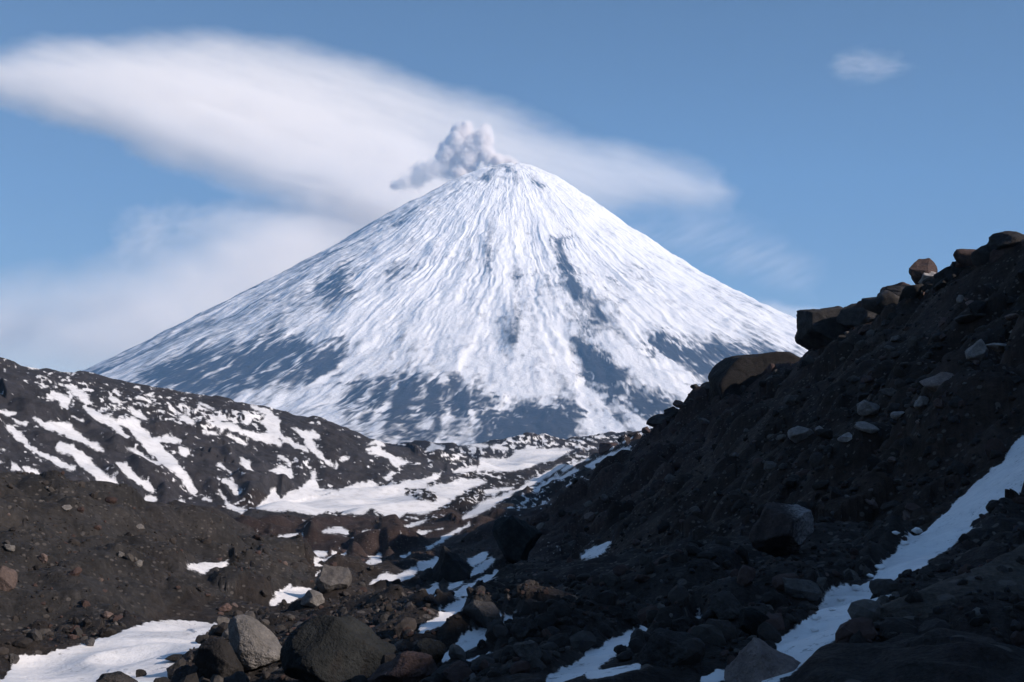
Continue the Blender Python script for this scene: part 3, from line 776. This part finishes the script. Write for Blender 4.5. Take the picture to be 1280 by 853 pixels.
cloud('cloud', 'small white cloud low on the horizon between volcano and dark boulders',
      lambda X, Y: 1000 * soft(X, Y + 8 * fbm(X / 40., Y / 30., 4, 17), LOW, 16, 6), (880, 360, 1150, 455), 2.5, 21000, .0014)
SML = [(1036,84),(1048,68),(1075,60),(1100,64),(1125,74),(1140,84),(1118,96),(1085,104),(1050,100)]
def t_small(X, Y):
    wx = 14 * fbm(X / 30., Y / 16., 4, 18); wy = 8 * fbm(X / 34., Y / 14., 4, 19)
    return 560 * soft(X + wx, Y + wy, SML, 30, 9) * (.8 + .8 * fbm(X / 30. + Y / 30., Y / 8., 4, 20))
cloud('cloud', 'small lone wispy cloud high in the clear sky right of the volcano', t_small, (1000, 35, 1180, 130), 2., 18000, .0011)

# ------------------------------------------------------------------ haze
hz = 3600.
bx = np.array([(sx * 14400., sy * 14400., z) for z in (-140., hz) for sx, sy in ((-1, -1), (1, -1), (1, 1), (-1, 1))])
hf = np.array([(3, 2, 1, 0), (4, 5, 6, 7), (0, 1, 5, 4), (1, 2, 6, 5), (2, 3, 7, 6), (3, 0, 4, 7)])
tag(mesh_from('haze', bx, hf, mat_volume('haze_air', (.25, .56, 1.), 4.8e-5, .0), False), 'thin bluish haze filling the air of the valley', 'haze', None, 'stuff')

# ------------------------------------------------------------------ boulders
B = place_rock
PYR = [(0,0,-1,.5),(-.9,-.35,.38,.52),(.45,-.3,.75,.50),(.2,1,.4,.6),(-.1,-1,.35,.42),(.9,-.1,.3,.95)]
B('boulder', 318, 836, 88, 62, M_GREY, 'pale grey sunlit oblong boulder beside the snowfield', seed=11, depth=.7, tilt=-24, sink=.1, nplanes=9)
B('boulder', 272, 853, 64, 62, M_DARK, 'black rough boulder between the snowfield and the pale grey oblong boulder', seed=12)
B('boulder', 420, 858, 138, 98, M_BLUE, 'large dark blue grey boulder, broadest in the valley floor', seed=13, depth=.8, nplanes=9)
B('boulder', 416, 738, 46, 36, M_MID, 'angular two tone boulder with one pale face above the rounded grey one', seed=14, nplanes=7)
B('boulder', 391, 757, 30, 22, M_GREY, 'small rounded pale grey boulder lying on a snow patch', seed=15, nplanes=14)
B('boulder', 312, 784, 16, 22, M_MID, 'small upright grey slab on the edge of the sunlit snowfield', seed=16, depth=.5, tilt=15)
B('boulder', 563, 724, 50, 46, M_DARK, 'dark pointed boulder above the grey snow strips', seed=17, planes=PYR)
B('boulder', 643, 700, 62, 58, M_BLUE, 'large leaning dark boulder at the foot of the black slope', seed=18, tilt=-18)
B('boulder', 537, 832, 40, 36, M_BLUE, 'dark grey block standing on snow beside the reddish boulder', seed=19, nplanes=9)
B('boulder', 503, 858, 88, 48, M_RED, 'broad reddish brown boulder cut off by the bottom of the frame', seed=20, depth=.8)
B('boulder', 572, 848, 36, 24, M_RED, 'small reddish boulder right of the dark grey block', seed=21)
B('boulder', 608, 788, 58, 34, M_MID, 'flat dark slab leaning above the grey snow strips', seed=22, tilt=-28, depth=.6)
B('boulder', 655, 800, 34, 30, M_DARK, 'dark jagged boulder on the lower black slope', seed=47)
B('boulder', 660, 826, 36, 26, M_MID, 'dull grey boulder low on the slope left of the snow strip', seed=48)
B('boulder', 982, 699, 80, 72, M_FROST, 'reddish wedge boulder with one frosted white face', seed=23, sink=.05,
  planes=[(-.8,-.5,.2,.55),(.75,-.65,-.1,.5),(0,-.3,1,.6),(-.3,-.5,-.8,.55),(.7,-.2,-.6,.58),(0,1,0,.6),(1,.2,.3,.75),(-1,.1,.5,.75)])
B('boulder', 964, 862, 104, 66, M_PALEPINK, 'pinkish pyramid shaped boulder at the foot of the snowy gully', seed=24, planes=PYR, sink=.08)
B('boulder', 838, 828, 76, 44, M_DARK, 'rounded dark lumpy boulder right of the grey snow strip', seed=25, nplanes=16, rough=.16)
B('boulder', 853, 792, 26, 24, M_DARK, 'small dark boulder at the upper end of the snow strip', seed=49)
B('boulder', 908, 774, 40, 38, M_MID, 'dark grey boulder left of the snowy gully, upper of two', seed=26)
B('boulder', 946, 794, 42, 38, M_BLUE, 'dark blocky boulder above the pinkish pyramid boulder', seed=27)
B('boulder', 1000, 748, 50, 26, M_MID, 'long low grey boulder above the upper edge of the snowy gully', seed=28, tilt=-18)
B('boulder', 790, 780, 28, 22, M_DARK, 'squat black boulder in the middle of the black slope', seed=50)
# along the crest of the shaded slope
B('boulder', 1036, 478, 74, 68, M_DARK, 'big dark block with a square shoulder jutting from the crest against the sky', seed=31, Y='crest', sink=.24,
  planes=[(-1,-.1,.05,.6),(-.15,-.2,1,.6),(.6,-.2,.7,.75),(0,-1,.1,.6),(.9,0,-.1,.8),(0,1,0,.6),(-.6,-.3,-.7,.7)])
B('boulder', 1078, 428, 60, 40, M_DARK, 'rounded dark crest boulder behind the big square block', seed=32, Y='crest', nplanes=9)
B('boulder', 950, 552, 124, 104, M_BROWN, 'broad smooth dark brown hump of rock bulging from the lowest step of the crest', seed=33, Y='crest', depth=.7, sink=.70, rough=.04,
  planes=[(-.75,-.1,.45,.62),(-.12,-.1,1,.58),(.5,-.1,.75,.8),(0,-1,.25,.6),(1,0,0,.8),(0,1,0,.6),(-.95,0,-.1,.72)])
B('boulder', 1157, 366, 38, 44, M_RED, 'tall reddish boulder perched on the crest against the sky', seed=34, Y='crest', tilt=14, sink=-.18, nplanes=8)
B('boulder', 1163, 366, 27, 22, M_GREY_LIFT, 'round pale grey boulder leaning on the tall perched crest boulder', seed=35, Y='crest', nplanes=14, sink=-.1)
B('boulder', 1268, 330, 56, 34, M_DARK, 'dark boulder topping the highest end of the crest', seed=36, Y='crest', sink=.3)
B('boulder', 1224, 342, 28, 20, M_DARK, 'black boulder on the crest left of the topmost one', seed=37, Y='crest')
B('boulder', 1201, 350, 20, 18, M_DARK, 'little dark boulder on the crest right of the tall perched one', seed=38, Y='crest')
B('boulder', 1144, 390, 22, 16, M_DARK, 'dark boulder on the crest just below the tall perched one', seed=51, Y='crest')
HERO2 = [(1222,450,32,30,M_GREY_LIFT,'pale rounded boulder on the upper slope with a long slab against it',41,14,0),(1254,440,46,10,M_GREY_LIFT,'long pale slab lying against a rounded boulder on the upper slope',42,8,-10),
 (1233,474,26,24,M_GREY_LIFT,'grey boulder below the long pale slab',43,10,0),(1174,488,50,26,M_PALEPINK,'reddish boulder flecked with snow on the upper slope',44,9,0),(1209,482,36,22,M_GREY_LIFT,'grey tilted slab boulder next to the snow flecked reddish one',45,8,22),
 (1153,510,20,17,M_GREY_LIFT,'grey stone below the snow flecked reddish boulder',46,9,0),(1087,518,32,20,M_GREY_LIFT,'pale angular stone topping the little stone cluster on the slope',52,8,0),
 (1083,541,30,14,M_GREY_LIFT,'flat pale stone in the cluster below the angular stone',53,8,-14),(1058,552,24,13,M_GREY_LIFT,'light brown block at the foot of the stone cluster',54,8,0),(1025,543,14,12,M_GREY_LIFT,'small pale cube shaped stone left of the stone cluster',55,8,0),
 (1001,552,32,22,M_GREY_LIFT,'wide grey stone leftmost of the stone cluster',56,10,0),(991,506,22,14,M_MID,'dull grey stone below the big square crest block',57,10,0),(1114,497,30,11,M_MID,'low dark slab above the stone cluster',58,8,-14),
 (1122,524,18,11,M_GREY_LIFT,'small grey stone right of the stone cluster',59,10,0),(1201,378,11,11,M_GREY_LIFT,'small pale stone below the perched crest boulders',60,10,0),(1222,396,26,24,M_DARK,'dark block high on the slope under the topmost crest',61,8,0),
 (1213,402,42,10,M_MID,'long thin dark slab high on the slope',62,8,8),(1268,420,20,9,M_GREY_LIFT,'pale thin slab at the frame edge high on the slope',63,7,24),(1113,440,16,10,M_MID,'small grey stone right of the rounded crest boulder',64,9,0),(1260,460,8,9,M_GREY_LIFT,'little white stone near the frame edge on the upper slope',65,9,0)]
for px, pb, w, h, mt, lab, sd, npl, tl in HERO2:
    B('rock', px, pb, w, h, mt, lab, 'rock', seed=sd, nplanes=npl, tilt=tl, sub=5, y0=40)
LEFTR = [(6,738,26,34,M_PINK,'tan boulder on the left frame edge of the brown hillside',71),(84,640,13,10,M_GREY,'small pale stone near the top of the brown hillside',72),(175,662,10,8,M_GREY,'small grey stone on the skyline end of the brown hillside',73),
 (54,704,11,14,M_PINK,'upright tan stone in the middle of the brown hillside',74),(12,690,14,11,M_GREY,'grey stone near the frame edge of the brown hillside',75),(150,697,11,9,M_GREY,'pale stone above the black hollow in the hillside',76),(173,708,10,9,M_GREY,'whitish stone on the rim of the black hollow',77),
 (135,773,14,10,M_PINK,'tan stone low on the brown hillside above the snowfield',78),(281,764,18,11,M_RED,'reddish stone above the far end of the snowfield',79),(112,808,12,12,M_MID,'grey stone at the edge of the sunlit snowfield',80),(18,830,14,14,M_MID,'grey stone where the hillside meets the snowfield corner',81)]
for px, pb, w, h, mt, lab, sd in LEFTR:
    B('rock', px, pb, w, h, mt, lab, 'rock', seed=sd, nplanes=9, sub=5, y0=12)
SNR = [(148,852,52,15,M_DARK,'long dark rock breaking the snowfield near its front edge',82),(176,846,14,12,M_DARK,'small round dark rock on the snowfield',83),(231,852,30,26,M_DARK,'dark hump of rock on the right edge of the snowfield',84),
 (225,825,36,9,M_DARK,'flat dark rock lying in the middle of the snowfield',85),(204,858,24,14,M_DARK,'dark rock at the very front of the snowfield',86)]
for px, pb, w, h, mt, lab, sd in SNR:
    B('rock', px, pb, w, h, mt, lab, 'rock', seed=sd, nplanes=12, sub=5, y0=12, rough=.14, sink=.25)

# ------------------------------------------------------------------ repeated rocks: individuals that share shapes
rng = np.random.default_rng(21)
TPL = {}
for kind, mt in (('dark', M_DARK), ('mid', M_MID), ('red', M_RED), ('tan', M_PINK), ('grey', M_GREY)):
    TPL[kind] = []
    for k in range(4):
        p, f = rock_verts(300 + k + hash(kind) % 1 * 0 + len(TPL) * 10, 5 if k < 2 else 3, (1, rng.uniform(.7, 1.1), rng.uniform(.55, .85)), None, 10, .07)
        o = mesh_from('rock', p, f, mt, True); TPL[kind].append(o.data); bpy.data.objects.remove(o)

for k, px in enumerate([1288, 1250, 1240, 1213, 1190, 1180, 1133, 1126, 1116, 1096, 1060, 1272, 1262, 1243, 1232, 1217, 1205, 1170, 1148, 1139, 1128, 1121, 1112, 1104, 1020, 884, 868, 850, 838, 822, 806, 790, 776, 760]):
    g = on_crest(px, 45, 420); sz = (13 + 21 * rng.random()) * (1.3 if px > 1090 else .75) * g[1] / F
    o = bpy.data.objects.new('rock', TPL['dark' if k % 3 else 'red'][k % 4]); C.objects.link(o)
    o.location = g + np.array([0, 0, sz * .02]); o.scale = (sz * 1.3, sz, sz); o.rotation_euler = (rng.uniform(-.5, .5), rng.uniform(-.5, .5), rng.uniform(0, 6.28))
    tag(o, 'small dark rock lodged on the skyline of the shaded slope', 'rock', 'rocks along the crest of the shaded slope')
GROUPS = [ ((1060, 1275), (372, 540), 62, (7, 22), ['dark', 'mid', 'dark', 'tan', 'red'], 'rough rock jutting from the upper shaded slope below the crest', 'rocks below the crest of the shaded slope'),
  # px range, py range, count, size range (px), mix, label, group
 ((620, 1270), (470, 850), 105, (7, 22), ['dark', 'mid', 'mid', 'red', 'tan'], 'dark angular rock strewn on the shaded black scree slope', 'dark rocks strewn on the shaded slope'),
 ((380, 640), (690, 850), 26, (7, 18), ['dark', 'mid', 'red', 'dark'], 'dark rock among snow strips on the valley floor', 'rocks among the snow strips of the valley floor'),
 ((250, 560), (670, 760), 16, (5, 13), ['red', 'mid', 'red', 'tan'], 'small reddish rock in the rubble at the valley bottom', 'small reddish rocks in the valley rubble'),
 ((0, 330), (640, 800), 26, (5, 12), ['mid', 'tan', 'dark', 'mid', 'red'], 'small dull rock half buried in the brown hillside', 'small rocks on the brown hillside')]
for (xa, xb), (ya, yb), n, (sa, sb), mix, lab, grp in GROUPS:
    k = 0; tries = 0
    while k < n and tries < 4 * n:
        tries += 1
        px, py = rng.uniform(xa, xb), rng.uniform(ya, yb)
        if xa == 620 and py < 470 + max(0, 900 - px) * .45 + max(0, px - 1000) * -.0: continue
        if xa == 0 and (py < 625 + .28 * px or (px > 20 and py > 800 - .05 * px)): continue
        if poly_sd(np.array([px]), np.array([py]), PO_NEAR[0])[0] < 6 or poly_sd(np.array([px]), np.array([py]), PO_NEAR[1])[0] < 8: continue
        g = hit(px, py, 10, 260, 500)
        if g is None or stroke_sd(np.array([px]), np.array([py]), ST_NEAR)[0] < 5: continue
        s = (sa + (sb - sa) * rng.random() ** 2.2) * g[1] / F
        o = bpy.data.objects.new('rock', TPL[mix[rng.integers(len(mix))]][rng.integers(4)])
        C.objects.link(o); o.location = g + np.array([0, 0, s * .12]); o.scale = (s, s, s * rng.uniform(.75, 1.15))
        o.rotation_euler = (rng.uniform(-.4, .4), rng.uniform(-.4, .4), rng.uniform(0, 6.28))
        tag(o, lab, 'rock', grp); k += 1

for k, (px, py, w) in enumerate([(1120,669,10),(1146,667,15),(1131,682,11),(1100,712,12),(1071,738,13),(1052,752,10),(1021,775,12),(1018,790,11),(1040,764,9),(1088,722,9)]):
    B('snow_lump', px, py, w, w * .6, M_S, 'lump of old snow fallen beside the upper edge of the snowy gully', 'snow lump', seed=400 + k, nplanes=16, sub=3, group='snow lumps beside the gully')
# ------------------------------------------------------------------ countless small stones: one rubble object
def rubble(n, mat):
    base = []
    for k in range(16):
        p, f = rock_verts(700 + k, 2, (1, rng.uniform(.6, 1.1), rng.uniform(.5, .85)), None, 8, .05); base.append((p, f))
    r = np.exp(rng.uniform(math.log(9.5), math.log(330), n)); a = rng.uniform(R(-30), R(30), n)
    x, y = r * np.sin(a), r * np.cos(a)
    z, unit, s, m = full_height(x, y)
    clump = fbm(x / 5., y / 5., 3, 130) + .5 * fbm(x / 30., y / 30., 2, 131)
    keep = (s < .3) & (clump > -.12) & ~((unit == 2) & (rng.random(n) < .85))
    x, y, z, r, s = x[keep], y[keep], z[keep], r[keep], s[keep]
    size = np.minimum(.042 * rng.random(len(x)) ** -.5, .34) * np.interp(r, [10, 40, 100, 330], [1, 1.4, 2.2, 4.])
    size = size * np.where(unit[keep] == 1, 1.5, 1.)
    VV = []; FF = []; TT = []; off = 0
    bid = rng.integers(0, 16, len(x))
    cols = np.array([(.026, .023, .022), (.035, .03, .028), (.05, .045, .042), (.055, .036, .032), (.10, .09, .083)])
    cid = rng.choice(5, len(x), p=[.34, .3, .16, .14, .06])
    for b in range(16):
        ii = np.nonzero(bid == b)[0]
        if not len(ii): continue
        p, f = base[b]
        q = rng.normal(size=(len(ii), 4)); q[:, 1:3] *= .35; q /= np.linalg.norm(q, axis=1)[:, None]
        w, X, Y, Z = q.T
        Rm = np.stack([np.stack([1 - 2 * (Y * Y + Z * Z), 2 * (X * Y - Z * w), 2 * (X * Z + Y * w)], -1), np.stack([2 * (X * Y + Z * w), 1 - 2 * (X * X + Z * Z), 2 * (Y * Z - X * w)], -1),
                       np.stack([2 * (X * Z - Y * w), 2 * (Y * Z + X * w), 1 - 2 * (X * X + Y * Y)], -1)], 1)
        P = np.einsum('nij,vj->nvi', Rm, p) * size[ii][:, None, None] + np.stack([x[ii], y[ii], z[ii] + .12 * size[ii]], -1)[:, None, :]
        nv = len(p)
        VV.append(P.reshape(-1, 3)); FF.append((f[None] + (off + np.arange(len(ii)) * nv)[:, None, None]).reshape(-1, 3)); off += len(ii) * nv
        TT.append(np.repeat(cols[cid[ii]] * rng.uniform(.7, 1.3, (len(ii), 1)), nv, 0))
    o = mesh_from('rubble', np.concatenate(VV), np.concatenate(FF), mat, False, {'tint': np.concatenate(TT)})
    tag(o, 'countless small dark stones covering the slopes and valley floor', 'rubble', None, 'stuff')
m = NT('rubble_stone')
pos = m.n('ShaderNodeNewGeometry').outputs['Position']
t = m.attr('tint').outputs['Vector']; nn = m.noise(pos, 12., 4, .6)
v = m.n('ShaderNodeVectorMath', operation='SCALE'); m.l(t, v.inputs[0]); m.l(m.math('MULTIPLY_ADD', nn, 1.2, .4), v.inputs['Scale'])
m.bsdf(v.outputs[0], .9, m.bump(nn, .05, .6), .2)
rubble(36000, m.m)

# ------------------------------------------------------------------ light
SUN_AZ, SUN_EL = 117., 26.       # azimuth clockwise from the view direction
sv = np.array([math.cos(R(SUN_EL)) * math.sin(R(SUN_AZ)), math.cos(R(SUN_EL)) * math.cos(R(SUN_AZ)), math.sin(R(SUN_EL))])
ld = bpy.data.lights.new('sun', 'SUN'); ld.energy = 5.0; ld.angle = R(.53); ld.color = (1, .885, .80)
lo = bpy.data.objects.new('sun', ld); C.objects.link(lo)
from mathutils import Vector
lo.rotation_euler = Vector(sv).to_track_quat('Z', 'Y').to_euler(); lo.location = (200, -50, 150)
w = bpy.data.worlds.new('World'); bpy.context.scene.world = w; w.use_nodes = True
nt = w.node_tree; nt.nodes.clear()
sky = nt.nodes.new('ShaderNodeTexSky'); sky.sky_type = 'NISHITA'; sky.sun_disc = False
sky.sun_elevation = R(SUN_EL); sky.sun_rotation = R(SUN_AZ); sky.altitude = 1800; sky.air_density = 1.0; sky.dust_density = .35; sky.ozone_density = .8
bg = nt.nodes.new('ShaderNodeBackground'); bg.inputs[1].default_value = .067
wo = nt.nodes.new('ShaderNodeOutputWorld')
nt.links.new(sky.outputs[0], bg.inputs[0]); nt.links.new(bg.outputs[0], wo.inputs[0])

# ------------------------------------------------------------------ camera and render
cd = bpy.data.cameras.new('camera'); cam = bpy.data.objects.new('camera', cd); C.objects.link(cam)
cd.sensor_width = 36; cd.lens = 36 * F / 1280; cd.clip_start = .1; cd.clip_end = 120000
cam.location = (0, 0, 0); cam.rotation_euler = (R(90) + PITCH, 0, 0)
sc = bpy.context.scene; sc.camera = cam
sc.render.engine = 'CYCLES'
sc.view_settings.view_transform = 'Standard'; sc.view_settings.look = 'None'; sc.view_settings.gamma = 1
sc.view_settings.exposure = .44; sc.view_settings.use_curve_mapping = False
cy = sc.cycles
cy.use_denoising = True
try: cy.denoiser = 'OPENIMAGEDENOISE'
except Exception: pass
cy.max_bounces = 16; cy.diffuse_bounces = 3; cy.glossy_bounces = 1; cy.transmission_bounces = 2; cy.volume_bounces = 14; cy.transparent_max_bounces = 24
cy.volume_step_rate = .12; cy.volume_max_steps = 512
cy.use_adaptive_sampling = True; cy.adaptive_threshold = .02
